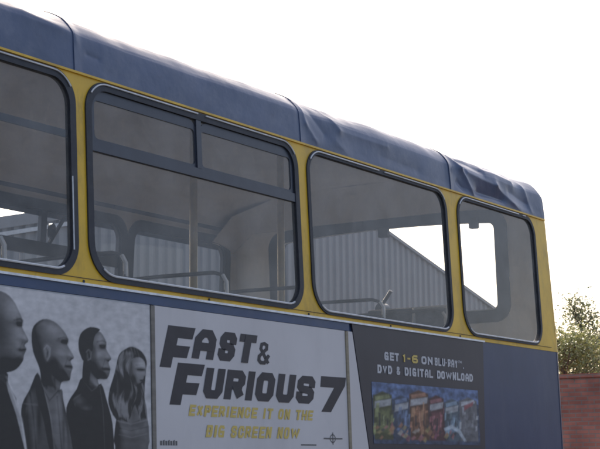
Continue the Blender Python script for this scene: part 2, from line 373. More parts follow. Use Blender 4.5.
# ---- side windows
def trim_strip(mp, pts, w_, name, parent, wd=.0067, mat='chrome_glint'):
    MB().tube([mp(u, v, w_) for u, v in pts], wd / 2, 6).build(name, M[mat], parent, smooth=True)
def window(mp, h, i, near):
    g_ = .020 if i > 3 else .030
    if not near: g_ = .045
    ZT = ZB1 if near else FZ1
    inner = rr(h[0] + g_, h[1] - g_, ZB0 + g_ * .75, ZT - g_, (.125, .105, .095, .095))
    outer = hole(h, -.004)
    fr = MB().plate(outer, [inner], mp, -.007, .020).build('window', M['rubber'], bus)
    MB().plate(rr(h[0] + g_ - .006, h[1] - g_ + .006, ZB0 + g_ * .75 - .006, ZT - g_ + .006, .11), [], mp, .006, None).build('glass_pane', M['glass' if near else 'glass_far'], fr)
    if not near:
        MB().plate(rr(h[0] - .03, h[1] + .03, ZB0 - .03, ZT + .02, .14), [rr(h[0] + g_ - .008, h[1] - g_ + .008, ZB0 + g_ * .75 - .008, ZT - g_ + .008, .10)], mp, .0265, .031).build('window_surround', M['rubber'], fr)
    if near:
        # bright filler strip: two lengths along the head, one along the sill
        o = hole(h, .004); n = 11
        m = (h[0] + h[1]) / 2
        if i == 5: m = h[1] - .2
        tr, tl, bl, br_ = o[22:33], o[33:44], o[0:11], o[11:22]
        zt = ZB1 - .004
        trim_strip(mp, [(m + .03, zt)] + [(h[1] - .13, zt)] + (tr[::-1][1:7] if i != 5 else []), -.010, 'trim', fr)
        trim_strip(mp, tl[:7][::-1] + [(m - .03, zt)], -.010, 'trim', fr)
        zi = ZB0 + g_ * .75 - .002
        inn = rr(h[0] + g_ - .003, h[1] - g_ + .003, zi, ZB1 - g_ + .003, (.125, .105, .095, .095))
        trim_strip(mp, inn[6:11] + inn[11:15], -.008, 'trim', fr, .009)
        if i == 2: trim_strip(mp, [(h[1] - g_ + .003, .08), (h[1] - g_ + .003, .36)], -.009, 'trim', fr, .006)  # short pale strip imitating the highlight on the inner gasket edge
    # hopper windows
    def hopper(zb, zt_, xs, parent, w0=-.004, w1=.018):
        hz = MB().plate([(h[0] + g_ - .005, zb), (h[1] - g_ + .005, zb), (h[1] - g_ + .005, zt_), (h[0] + g_ - .005, zt_)], [], mp, w0, w1)
        hf = hz.build('hopper_frame', M['frame_dark'], parent)
        edges = [h[0] + g_] + xs + [h[1] - g_]
        mb = MB()
        for xm in xs: mb.plate([(xm - .017, zt_), (xm + .017, zt_), (xm + .017, ZB1 - g_ + .004), (xm - .017, ZB1 - g_ + .004)], [], mp, w0 - .001, w1 - .003)
        for a, b in zip(edges[:-1], edges[1:]):
            mb.plate(rr(a + .004, b - .004, zt_ - .002, ZB1 - g_ - .002, (.01, .01, .07, .07)), [rr(a + .024, b - .024, zt_ + .012, ZB1 - g_ - .045, .02, 5)], mp, w0 + .006, w1 - .006)
        if xs: mb.build('hopper_sash', M['frame_dark'], parent)
        return hf
    if i == 3: hopper(.482, .522, [.765], fr)
    elif i == 2 and near: hopper(.512, .540, [], fr, .010, .022)
    elif i == 4 and not near:
        hopper(.535, .615, [], fr); MB().plate([(2.42, .615), (2.47, .615), (2.47, .80), (2.42, .80)], [], mp, 0, .027).build('hopper_sash', M['frame_dark'], fr)
        MB().tube([mp(2.49, .61, .035), mp(2.60, .775, .045)], .013, 6).build('hopper_stay', M['rubber'], fr)
        MB().plate(rr(2.475, 2.525, .64, .73, .024, 5), [], mp, .03, .05).build('latch', M['frame_dark'], fr)
    elif i in (0, 1): hopper(.482, .522, [m_ for m_ in [(h[0] + h[1]) / 2]], fr)
for i, h in enumerate(HOLES):
    window(NEAR, h, i, True); window(FAR, FHOLES[i], i, False)
# ---- seats
def seat(x, y0, y1, top=-.03, rail=.125, pale=False):
    s = MB(); n = 8
    prof_ = [(x, top - .62), (x + .05, top - .62), (x + .035, top - .05), (x + .01, top), (x - .03, top - .01), (x - .06, top - .1)]
    s.add([(a, y0, b + ZS) for a, b in prof_] + [(a, y1, b + ZS) for a, b in prof_], [tuple(range(6)), tuple(range(11, 5, -1))] + [(k, (k + 1) % 6, (k + 1) % 6 + 6, k + 6) for k in range(6)])
    o = s.build('seat', M['seat_fabric'], bus)
    MB().box((x - .46, y0, ZS - .43), (x - .02, y1, ZS - .33)).build('cushion', M['seat_fabric'], o)
    MB().box((x - .40, y0 + .25, ZS - .80), (x - .05, y0 + .30, ZS - .43)).build('pedestal', M['rail_dark'], o)
    pts = [(x + .01, y0 + .03, ZS + top - .08), (x + .005, y0 + .028, ZS + rail - .05), (x, y0 + .05, ZS + rail - .012), (x, y0 + .09, ZS + rail), (x, (y0 + y1) / 2, ZS + rail + .004), (x, y1 - .09, ZS + rail), (x, y1 - .05, ZS + rail - .012), (x + .005, y1 - .028, ZS + rail - .05), (x + .01, y1 - .03, ZS + top - .08)]
    MB().tube(pts, .0095).build('grab_rail', M['rail_dark'], o, smooth=True)
    e = MB().tube([(x + .008, y0 + .028, ZS + rail - .10), (x + .005, y0 + .0275, ZS + rail - .045), (x + .001, y0 + .045, ZS + rail - .014)], .0108); e.build('rail_elbow', M['chrome_glint'], o, smooth=True)
    if pale:
        q = [(x - .075, y0 + .01, ZS + .0), (x - .07, y0 + .01, ZS + top - .02), (x - .07, y0 + .22, ZS + top - .02), (x - .075, y0 + .22, ZS + .0)]
        MB().tube(q, .011).build('piping', M['pale_trim'], o)
    return o
for k in range(-2, 5): seat(.40 + .7 * (k), .10, .90, rail=.125 if k != 0 else .135)
seat(3.30, .12, .66, top=.165, rail=.10, pale=True)
for x, y in ((2.0, .97), (2.83, .97)):
    MB().tube([(x, y, ZS - .80), (x, y, ZS + 1.09)], .021, 12).build('grab_pole', M['pole_yellow'], bus, smooth=True)
# ---- wheels
for x in (-3.6, 2.0):
    for y, s in ((.14, -1), (W - .14, 1)):
        c = [(x + .48 * math.cos(2 * math.pi * k / 32), .48 + .48 * math.sin(2 * math.pi * k / 32)) for k in range(32)]
        c2 = [(x + .28 * math.cos(2 * math.pi * k / 32), .48 + .28 * math.sin(2 * math.pi * k / 32)) for k in range(32)]
        mpw = lambda u, v, w_: (u, y + w_, v)
        wl = MB().plate(c, [c2], mpw, -.13, .13).build('wheel', M['tyre'], bus)
        MB().plate(c2, [], mpw, -.06, .06).build('rim', M['pale_trim'], wl)

# ------------------------------------------------------------------ advert on the side
def AD(d): return lambda u, v, w_: (u, nearY(v) - d + w_, v + ZS)
BZ = -.80
adv = MB().plate([(.418, BZ), (1.888, BZ), (1.888, -.090), (.418, -.090)], [], NEAR, -.006, .001).build('advert_panel', M['poster'], bus, label='pale advert panel with dark title lettering')
adp = MB().plate([(-1.9, BZ), (.392, BZ), (.392, -.090), (-1.9, -.090)], [], NEAR, -.006, .001).build('advert_panel', M['poster_grey'], bus, label='grey advert panel with four people in profile')
add = MB().plate([(2.112, BZ), (3.335, BZ), (3.385, -.0505), (1.955, -.0505)], [], NEAR, -.008, .001).build('advert_panel', M['poster_dark'], bus, label='dark advert panel with a row of disc covers')
MB().plate([(1.912, BZ), (2.108, BZ), (1.958, -.090), (1.912, -.090)], [], NEAR, -.006, .001).build('advert_panel', M['poster'], bus, label='white sliver between the two panels')
MB().plate([(.3935, BZ), (.4165, BZ), (.4165, -.092), (.3935, -.092)], [], NEAR, -.011, .001).build('advert_frame', M['advert_frame_grey'], bus)
MB().plate([(1.889, BZ), (1.911, BZ), (1.911, -.092), (1.889, -.092)], [], NEAR, -.011, .001).build('advert_frame', M['advert_frame'], bus)

GL = {
 'A': [[(0, 0), (0, .72), (.28, 1), (.72, 1), (1, .72), (1, 0)], [(0, .38), (1, .38)]],
 'B': [[(0, 0), (0, 1), (.85, 1), (.95, .9), (.95, .62), (.85, .52)], [(.85, .52), (0, .52)], [(.7, .52), (1, .42), (1, .1), (.9, 0), (0, 0)]],
 'C': [[(1, .72), (1, .85), (.8, 1), (.2, 1), (0, .8), (0, .2), (.2, 0), (.8, 0), (1, .15), (1, .28)]],
 'D': [[(0, 0), (0, 1), (.7, 1), (1, .75), (1, .25), (.7, 0), (0, 0)]],
 'E': [[(1, 1), (0, 1), (0, 0), (1, 0)], [(0, .5), (.85, .5)]],
 'G': [[(1, .8), (.8, 1), (.2, 1), (0, .8), (0, .2), (.2, 0), (1, 0), (1, .45), (.6, .45)]],
 'H': [[(0, 0), (0, 1)], [(1, 0), (1, 1)], [(0, .5), (1, .5)]],
 'I': [[(.5, 0), (.5, 1)]],
 'L': [[(0, 1), (0, 0), (1, 0)]],
 'N': [[(0, 0), (0, 1)], [(0, 1), (1, 0)], [(1, 0), (1, 1)]],
 'O': [[(.2, 0), (0, .18), (0, .82), (.2, 1), (.8, 1), (1, .82), (1, .18), (.8, 0), (.2, 0)]],
 'P': [[(0, 0), (0, 1), (.8, 1), (1, .85), (1, .6), (.8, .45)], [(.8, .45), (0, .45)]],
 'R': [[(0, 0), (0, 1), (.8, 1), (1, .85), (1, .62), (.8, .47)], [(.8, .47), (0, .47)], [(.55, .47), (1, 0)]],
 'S': [[(1, .8), (1, .86), (.82, 1), (.18, 1), (0, .86), (0, .66), (.18, .52), (.82, .48), (1, .34), (1, .14), (.82, 0), (.18, 0), (0, .14), (0, .2)]],
 'T': [[(0, 1), (1, 1)], [(.5, 1), (.5, 0)]],
 'U': [[(0, 1), (0, .18), (.2, 0), (.8, 0), (1, .18), (1, 1)]],
 'V': [[(0, 1), (.5, 0), (1, 1)]],
 'W': [[(0, 1), (.22, 0), (.5, .75), (.78, 0), (1, 1)]],
 'X': [[(0, 0), (1, 1)], [(0, 1), (1, 0)]],
 'Y': [[(0, 1), (.5, .5), (1, 1)], [(.5, .5), (.5, 0)]],
 'M': [[(0, 0), (0, 1), (.5, .35), (1, 1), (1, 0)]],
 '1': [[(.1, .8), (.55, 1), (.55, 0)]],
 '6': [[(.9, 1), (.3, 1), (0, .75), (0, .2), (.2, 0), (.8, 0), (1, .15), (1, .38), (.8, .52)], [(.8, .52), (0, .52)]],
 '-': [[(.1, .48), (.9, .48)]],
 ',': [[(.5, .06), (.35, -.15)]],
 '&': [[(1, .0), (.2, .72), (.25, .95), (.5, 1), (.75, .92), (.75, .74)], [(.75, .74), (.1, .32), (.1, .12), (.3, 0), (.65, 0), (1, .4)]],
}
WID = {'I': .42, '1': .5, '-': .42, ',': .34, 'W': 1.3, 'M': 1.2, ' ': .5}
LAY = [0]
def glyph(mb, ch, x0, z0, w_, h, t, shear, d, sx=1.45):
    """one letter: strokes of thickness t laid on the side panel; each stroke a hair above the last"""
    tx = t; w_ = w_ / sx
    for line in GL[ch]:
        P = [Vector((t / 2 + u * (w_ - t), t / 2 + v * (h - t))) for u, v in line]
        closed = line[0] == line[-1]
        if closed: P = P[:-1]
        L = len(P); left, right = [], []
        for q in range(L):
            d0 = (P[q] - P[q - 1]).normalized() if (q or closed) else None
            d1 = (P[(q + 1) % L] - P[q]).normalized() if (q < L - 1 or closed) else None
            c = P[q].copy()
            if d0 is None or d1 is None:
                dr = d1 or d0; e = t * (.5 if min(abs(dr.x), abs(dr.y)) < .15 else .12); c += dr * (e if d1 is None else -e); nv = Vector((-dr.y, dr.x)) * t / 2
            else:
                n0 = Vector((-d0.y, d0.x)); m_ = n0 + Vector((-d1.y, d1.x)); m_ = m_.normalized() if m_.length > .2 else n0
                nv = m_ * (t / 2 / max(.5, m_.dot(n0)))
            left.append(c + nv); right.append(c - nv)
        LAY[0] = (LAY[0] + 1) % 3
        f = AD(d + LAY[0] * .0008)
        lo = -.16 * h if ch == ',' else 0
        vs_ = [f(x0 + p.x * sx + shear * min(h, max(lo, p.y)), z0 + min(h, max(lo, p.y)), 0) for p in left + right]
        fs_ = []
        for q in range(L if closed else L - 1):
            k = [q, (q + 1) % L, L + (q + 1) % L, L + q]; a = sum(vs_[k[e]][0] * vs_[k[(e + 1) % 4]][2] - vs_[k[(e + 1) % 4]][0] * vs_[k[e]][2] for e in range(4))
            fs_.append(tuple(k) if a > 0 else tuple(k[::-1]))                # every stroke faces outwards
        mb.add(vs_, fs_)
def text(parent, s, x0, x1, z0, h, t, shear, mat, name='lettering', d=.0067, gap=.16):
    wid = [WID.get(c, .78) for c in s]; tot = sum(wid) + gap * (len(s) - 1); k = (x1 - x0) / tot; mb = MB(); x = x0
    for c, q in zip(s + ' ', wid + [0]):
        if c != ' ': glyph(mb, c, x, z0, q * k, h, min(t, q * k * (.6 if c == 'I' else .25)) * (.78 if c == '&' else 1), shear, d)
        elif mb.v: mb.build(name, M[mat], parent, recalc=False); mb = MB()
        x += (q + gap) * k
# the big title
mb = MB()
Fsh = [(0, 0), (.073, 0), (.073, .043), (.165, .043), (.172, .092), (.08, .092), (.08, .122), (.178, .122), (.184, .170), (0, .170)]
mb.plate([(.448 + x + .36 * z, -.332 + z) for x, z in Fsh], [], AD(0.0068), 0, None)
for c, x, w_ in (('A', .660, .150), ('S', .835, .122), ('T', .975, .128)): glyph(mb, c, x, -.286, w_, .124, .034, .34, 0.0068, 1.5)
glyph(mb, '&', 1.128, -.286, 0.104, .100, .0155, .2, 0.0068)
mb.build('title_lettering', M['ink'], adv, recalc=False)
mb = MB()
mb.plate([(.508 + x + .36 * z, -.479 + z) for x, z in Fsh], [], AD(0.0068), 0, None)
for c, x, w_ in (('U', .727, .135), ('R', .878, .142), ('I', 1.030, .062), ('O', 1.105, .142), ('U', 1.268, .142), ('S', 1.430, .150)): glyph(mb, c, x, -.446, w_, .126, .035, .30, 0.0068, 1.5)
mb.plate([(1.661, -.315), (1.650, -.365), (1.772, -.365), (1.652, -.479), (1.737, -.479), (1.872, -.352), (1.884, -.313)], [], AD(0.0068), 0, None)
mb.build('title_lettering', M['ink'], adv, recalc=False)
text(adv, 'EXPERIENCE IT ON THE', .632, 1.572, -.521, .046, .0112, .3, 'gold')
text(adv, 'BIG SCREEN NOW', .745, 1.452, -.605, .050, .0122, .3, 'gold')
mb = MB()
for k in range(7): mb.plate([(.444 + k * .0165, -.640), (.456 + k * .0165, -.640), (.456 + k * .0165, -.622 + .004 * (k % 2)), (.444 + k * .0165, -.622)], [], AD(0.0068), 0, None)
mb.build('small_print', M['print_jacket_grey'], adv, recalc=False)
mb = MB()
el = lambda cx, cz, a, b, n=20: [(cx + a * math.cos(2 * math.pi * k / n), cz + b * math.sin(2 * math.pi * k / n)) for k in range(n)]
mb.plate(el(1.745, -.600, .026, .020), [el(1.745, -.600, .020, .015)], AD(0.0068), 0, None)
mb.plate([(1.665, -.603), (1.83, -.603), (1.83, -.597), (1.665, -.597)], [], AD(.0078), 0, None)
mb.plate([(1.742, -.628), (1.748, -.628), (1.748, -.572), (1.742, -.572)], [], AD(.0080), 0, None)
mb.plate([(1.47, -.634), (1.60, -.634), (1.60, -.628), (1.47, -.628)], [], AD(0.0068), 0, None)
mb.build('studio_mark', M['print_jacket_grey'], adv, recalc=False)
# the dark panel
for s, a, b, mt in (('GET', 2.258, 2.405, 'pale_ink'), ('1-6', 2.438, 2.605, 'gold'), ('ON', 2.645, 2.768, 'pale_ink'), ('BLU-RAY', 2.790, 3.055, 'pale_ink')):
    text(add, s, a, b, -.209, .041, .0102, .05, mt, d=.0086)
text(add, 'TM', 3.065, 3.105, -.183, .014, .004, 0, 'pale_ink', d=.0086); text(add, ',', 3.11, 3.135, -.209, .041, .008, 0, 'pale_ink', d=.0086)
text(add, 'DVD & DIGITAL DOWNLOAD', 2.184, 3.232, -.277, .042, .0102, .05, 'pale_ink', d=.0086)

import numpy as np
def attr_mat(name):
    m, n, b = node_mat(name); a = n.nodes.new('ShaderNodeAttribute'); a.attribute_name = 'print'
    n.links.new(a.outputs['Color'], b.inputs['Base Color']); b.inputs['Roughness'].default_value = .5
    return m
def print_mesh(name, x0, x1, z0, z1, step, fn, parent, d):
    """a printed picture: a flat sheet of small faces whose ink colours come from fn(X, Z)"""
    nx, nz = int((x1 - x0) / step) + 1, int((z1 - z0) / step) + 1
    xs = np.linspace(x0, x1, nx); zs = np.linspace(z0, z1, nz); X, Z = np.meshgrid(xs, zs)
    col = np.clip(fn(X, Z), .008, .8); f = AD(d); mb = MB()
    mb.grid([[f(float(x), float(z), 0) for x in xs] for z in zs])
    o = mb.build(name, attr_mat(name + '_ink'), parent, recalc=False)
    at = o.data.color_attributes.new('print', 'FLOAT_COLOR', 'POINT')
    rgba = np.ones((nx * nz, 4), dtype=np.float32); rgba[:, :3] = col.reshape(-1, 3)
    at.data.foreach_set('color', rgba.ravel())
    return o
def soft(X, Z, P, s, raw=False):
    """coverage of a polygon with an edge s wide"""
    P = np.array(P); dmin = np.full(X.shape, 1e9); ins = np.zeros(X.shape, bool); L = len(P)
    for q in range(L):
        ax, az = P[q]; bx, bz = P[(q + 1) % L]; ex, ez = bx - ax, bz - az; l2 = ex * ex + ez * ez + 1e-12
        t = np.clip(((X - ax) * ex + (Z - az) * ez) / l2, 0, 1)
        dmin = np.minimum(dmin, (X - ax - t * ex) ** 2 + (Z - az - t * ez) ** 2)
        c = (az > Z) != (bz > Z)
        if abs(ez) > 1e-9: ins ^= c & (X < ax + ex * (Z - az) / ez)
    sd = np.sqrt(dmin) * np.where(ins, 1, -1)
    if raw: return sd
    u = np.clip(sd / s + .5, 0, 1); return u * u * (3 - 2 * u)
def vnoise(X, Z, f, seed=0):
    return np.array([noise.fractal(Vector((float(a) * f * .5, float(b) * f, seed)), 1.0, 2.0, 3) for a, b in zip(X.ravel(), Z.ravel())]).reshape(X.shape)
COV = [(2.130, 2.315, -.372, (.10, .11, .03)), (2.330, 2.490, -.384, (.05, .08, .15)), (2.495, 2.700, -.352, (.17, .065, .025)),
       (2.703, 2.872, -.372, (.12, .03, .035)), (2.878, 3.045, -.384, (.09, .14, .19)), (3.050, 3.262, -.372, (.20, .20, .22))]
def covers(X, Z):
    n1, n2 = vnoise(X, Z, 14, 3), vnoise(X, Z, 38, 9)
    c = np.stack([.055 + .02 * n1, .10 + .03 * n1, .22 + .05 * n1], -1) * (1 + .35 * n2[..., None])
    c *= np.where(Z > -.40, 1.1, .45)[..., None]
    def lay(P, col, s, k=1.0):
        nonlocal c
        a = (soft(X, Z, P, s) * k)[..., None]; c = c * (1 - a) + np.array(col) * a
    for q, (a, b, zt, col) in enumerate(COV):
        w_ = b - a
        lay([(a, -.60), (b, -.60), (b, zt - .008), (a + w_ * .5, zt + .008), (a, zt - .016)], tuple(v * .55 for v in col), .012)
        lay([(a + w_ * .2, -.56), (b - w_ * .2, -.56), (b - w_ * .15, zt - .08), (a + w_ * .2, zt - .09)], tuple(min(.4, v * 1.5) for v in col), .03, .8)
        lay([(a + w_ * .10, zt - .020), (b - w_ * .15, zt - .004), (b - w_ * .1, zt - .022), (a + w_ * .12, zt - .040)], tuple(min(.5, v * 2.2 + .03) for v in col), .010, .7)
        if q < 5: lay([(a + .008, zt - .078), (b - .014, zt - .058), (b - .004, zt - .026), (a + .014, zt - .044)], (.33, .33, .34), .010, .85)
        else: lay([(a + .05, zt - .066), (b - .05, zt - .036), (b - .035, zt - .012), (a + .06, zt - .038)], (.28, .05, .06), .012, .9)
        for g in range(3):
            xx = a + w_ * (.24 + .21 * g); top_ = zt - .10 - .012 * ((g * 7 + q) % 3)
            lay([(xx, -.53), (xx + .018, -.53), (xx + .022, top_), (xx + .005, top_)], tuple(min(.5, v * 2.4 + .05) for v in col) if (g + q) % 2 else (.02, .02, .03), .010, .75)
    rs = random.Random(21)
    for q, (a, b, zt, col) in enumerate(COV):
        for g in range(16):
            x, z = rs.uniform(a, b), rs.uniform(-.56, zt - .07); u, v = rs.uniform(.006, .022), rs.uniform(.006, .03); k = rs.choice([.25, .5, 1.6, 2.4, 3.0])
            lay([(x - u, z - v), (x + u * .6, z - v * .8), (x + u, z + v), (x - u * .5, z + v * .9)], tuple(min(.42, w_ * k + .012) for w_ in col), .008, .7)
    rs = random.Random(5)
    for q in range(46):
        x, z = rs.uniform(2.15, 3.0), rs.uniform(-.60, -.525); a, b = rs.uniform(.012, .035), rs.uniform(.008, .020)
        col = rs.choice([(.26, .06, .12), (.32, .13, .05), (.36, .30, .24), (.30, .10, .10), (.02, .02, .03), (.30, .22, .06), (.03, .03, .05)])
        lay([(x - a, z - b * .4), (x, z - b), (x + a, z + b * .2), (x + a * .3, z + b)], col, .012, .75)
    lay([(2.86, -.535), (2.95, -.515), (3.05, -.54), (3.12, -.60), (3.09, -.602), (3.02, -.555), (2.95, -.535), (2.87, -.55)], (.38, .42, .46), .010, .8)
    lay([(3.08, -.46), (3.20, -.44), (3.24, -.50), (3.22, -.58), (3.10, -.58)], (.06, .06, .07), .03, .7)
    c = c * .78 + c.mean(-1, keepdims=True) * .22
    return c * (1 + .45 * n2[..., None])
print_mesh('picture_strip', 2.120, 3.285, -.620, -.322, .0042, covers, add, .0092)
# the four printed people, generic profiles
PT = {
 'head1': [(-0.447,-0.112),(-0.390,-0.136),(-0.351,-0.184),(-0.338,-0.210),(-0.342,-0.230),(-0.309,-0.275),(-0.328,-0.292),(-0.321,-0.309),(-0.332,-0.330),(-0.338,-0.350),(-0.371,-0.380),(-0.418,-0.394),(-0.520,-0.405),(-0.645,-0.367),(-0.681,-0.261),(-0.647,-0.169),(-0.549,-0.119)],
 'shade1': [(-0.371,-0.196),(-0.338,-0.205),(-0.342,-0.229),(-0.367,-0.228)],
 'mouth1': [(-0.361,-0.306),(-0.322,-0.301),(-0.324,-0.316),(-0.355,-0.318)],
 'jaw1': [(-0.446,-0.343),(-0.390,-0.349),(-0.351,-0.331),(-0.340,-0.349),(-0.371,-0.380),(-0.418,-0.394),(-0.483,-0.401)],
 'neck1': [(-0.556,-0.388),(-0.424,-0.392),(-0.412,-0.433),(-0.371,-0.504),(-0.537,-0.509)],
 'jacket1': [(-0.662,-0.412),(-0.446,-0.425),(-0.393,-0.491),(-0.342,-0.582),(-0.317,-0.659),(-0.317,-0.752),(-0.693,-0.748)],
 'lapel1': [(-0.420,-0.424),(-0.401,-0.446),(-0.352,-0.529),(-0.317,-0.659),(-0.329,-0.659),(-0.371,-0.543),(-0.412,-0.461)],
 'head2': [(-0.293,-0.261),(-0.281,-0.222),(-0.233,-0.194),(-0.173,-0.198),(-0.122,-0.227),(-0.095,-0.259),(-0.101,-0.279),(-0.064,-0.322),(-0.083,-0.336),(-0.073,-0.360),(-0.082,-0.383),(-0.090,-0.408),(-0.133,-0.416),(-0.154,-0.457),(-0.235,-0.460),(-0.246,-0.393),(-0.258,-0.360),(-0.285,-0.314)],
 'ear2': [(-0.230,-0.295),(-0.210,-0.285),(-0.194,-0.298),(-0.198,-0.329),(-0.210,-0.342),(-0.222,-0.331)],
 'eye2': [(-0.132,-0.261),(-0.097,-0.259),(-0.099,-0.278),(-0.126,-0.277)],
 'mouth2': [(-0.112,-0.354),(-0.073,-0.354),(-0.077,-0.369),(-0.108,-0.367)],
 'cheek2': [(-0.184,-0.322),(-0.133,-0.353),(-0.113,-0.380),(-0.092,-0.408),(-0.138,-0.417),(-0.174,-0.396),(-0.198,-0.357)],
 'jacket2': [(-0.262,-0.387),(-0.303,-0.449),(-0.342,-0.503),(-0.348,-0.569),(-0.333,-0.659),(-0.333,-0.751),(-0.064,-0.754),(-0.074,-0.658),(-0.098,-0.564),(-0.124,-0.483),(-0.134,-0.442),(-0.184,-0.458),(-0.230,-0.439)],
 'shirt2': [(-0.234,-0.439),(-0.154,-0.450),(-0.124,-0.537),(-0.094,-0.658),(-0.155,-0.658),(-0.195,-0.566)],
 'lap2': [(-0.262,-0.391),(-0.230,-0.446),(-0.195,-0.552),(-0.176,-0.658),(-0.200,-0.658),(-0.231,-0.553),(-0.270,-0.461)],
 'hair3': [(-0.037,-0.293),(-0.038,-0.258),(-0.019,-0.226),(0.029,-0.204),(0.085,-0.209),(0.059,-0.230),(0.045,-0.260),(0.040,-0.290),(0.010,-0.305),(-0.012,-0.332),(-0.028,-0.313)],
 'head3': [(0.004,-0.241),(0.059,-0.220),(0.092,-0.221),(0.122,-0.256),(0.119,-0.279),(0.150,-0.315),(0.134,-0.330),(0.143,-0.358),(0.124,-0.393),(0.069,-0.398),(0.082,-0.434),(-0.013,-0.438),(-0.012,-0.332),(0.002,-0.297)],
 'ear3': [(0.002,-0.295),(0.019,-0.288),(0.034,-0.301),(0.025,-0.327),(0.010,-0.328)],
 'eye3': [(0.084,-0.267),(0.120,-0.264),(0.119,-0.282),(0.089,-0.283)],
 'mouth3': [(0.101,-0.351),(0.143,-0.352),(0.138,-0.365),(0.105,-0.364)],
 'cheek3': [(0.036,-0.331),(0.083,-0.358),(0.105,-0.377),(0.124,-0.393),(0.069,-0.398),(0.035,-0.374)],
 'jacket3': [(-0.019,-0.396),(-0.051,-0.439),(-0.093,-0.482),(-0.110,-0.530),(-0.094,-0.658),(-0.095,-0.754),(0.172,-0.756),(0.162,-0.656),(0.153,-0.559),(0.121,-0.475),(0.089,-0.413),(0.045,-0.436)],
 'lap3': [(-0.072,-0.481),(-0.040,-0.453),(0.034,-0.492),(0.023,-0.520),(-0.051,-0.508)],
 'hair4': [(0.167,-0.374),(0.195,-0.301),(0.237,-0.274),(0.278,-0.263),(0.334,-0.278),(0.366,-0.313),(0.358,-0.365),(0.348,-0.483),(0.361,-0.555),(0.328,-0.570),(0.290,-0.484),(0.243,-0.558),(0.175,-0.545),(0.132,-0.489),(0.139,-0.432)],
 'face4': [(0.270,-0.314),(0.317,-0.301),(0.352,-0.316),(0.360,-0.356),(0.336,-0.393),(0.298,-0.412),(0.267,-0.384),(0.258,-0.348)],
 'eye4': [(0.309,-0.341),(0.356,-0.340),(0.353,-0.355),(0.311,-0.356)],
 'body4': [(0.199,-0.459),(0.257,-0.421),(0.314,-0.418),(0.353,-0.468),(0.366,-0.544),(0.363,-0.655),(0.173,-0.656),(0.175,-0.545)],
 'dress4': [(0.182,-0.547),(0.265,-0.557),(0.366,-0.538),(0.368,-0.655),(0.365,-0.758),(0.161,-0.756),(0.167,-0.656)],
 'lock4': [(0.208,-0.322),(0.271,-0.282),(0.287,-0.303),(0.246,-0.356),(0.234,-0.429),(0.214,-0.501),(0.178,-0.488),(0.185,-0.388)],
}
def smooth_poly(P, per=4):
    out = []; L = len(P)
    for i in range(L):
        p0, p1, p2, p3 = P[i - 1], P[i], P[(i + 1) % L], P[(i + 2) % L]
        for k in range(per):
            t = k / per
            out.append(tuple(.5 * ((2 * b) + (c - a) * t + (2 * a - 5 * b + 4 * c - d) * t * t + (-a + 3 * b - 3 * c + d) * t ** 3) for a, b, c, d in zip(p0, p1, p2, p3)))
    return out
def clampbox(P): return [(min(.39, max(-1.85, x)), max(BZ + .003, z)) for x, z in P]
ORDER = [('jacket4', None), ('body4', 'skin'), ('hair4', 'hair'), ('face4', 'skin_light'), ('lock4', 'hair_light'), ('eye4', 'skin_dark'), ('dress4', 'dress'),
         ('head3', 'skin'), ('cheek3', 'skin_shade'), ('hair3', 'hair'), ('ear3', 'skin_dark'), ('eye3', 'skin_shade'), ('mouth3', 'skin_shade'), ('jacket3', 'jacket'), ('lap3', 'jacket_grey'),
         ('head2', 'skin'), ('cheek2', 'skin_shade'), ('ear2', 'skin_light'), ('eye2', 'skin_shade'), ('mouth2', 'skin_shade'), ('jacket2', 'jacket_grey'), ('shirt2', 'shirt'), ('lap2', 'jacket'),
         ('neck1', 'skin_dark'), ('head1', 'skin'), ('jaw1', 'skin_shade'), ('shade1', 'skin_shade'), ('mouth1', 'skin_shade'), ('jacket1', 'jacket'), ('lapel1', 'lapel')]
TONE = {'skin': .125, 'skin_light': .20, 'skin_shade': .075, 'skin_dark': .10, 'hair': .024, 'hair_light': .10, 'jacket': .024, 'jacket_grey': .085, 'shirt': .19, 'lapel': .30, 'dress': .10}
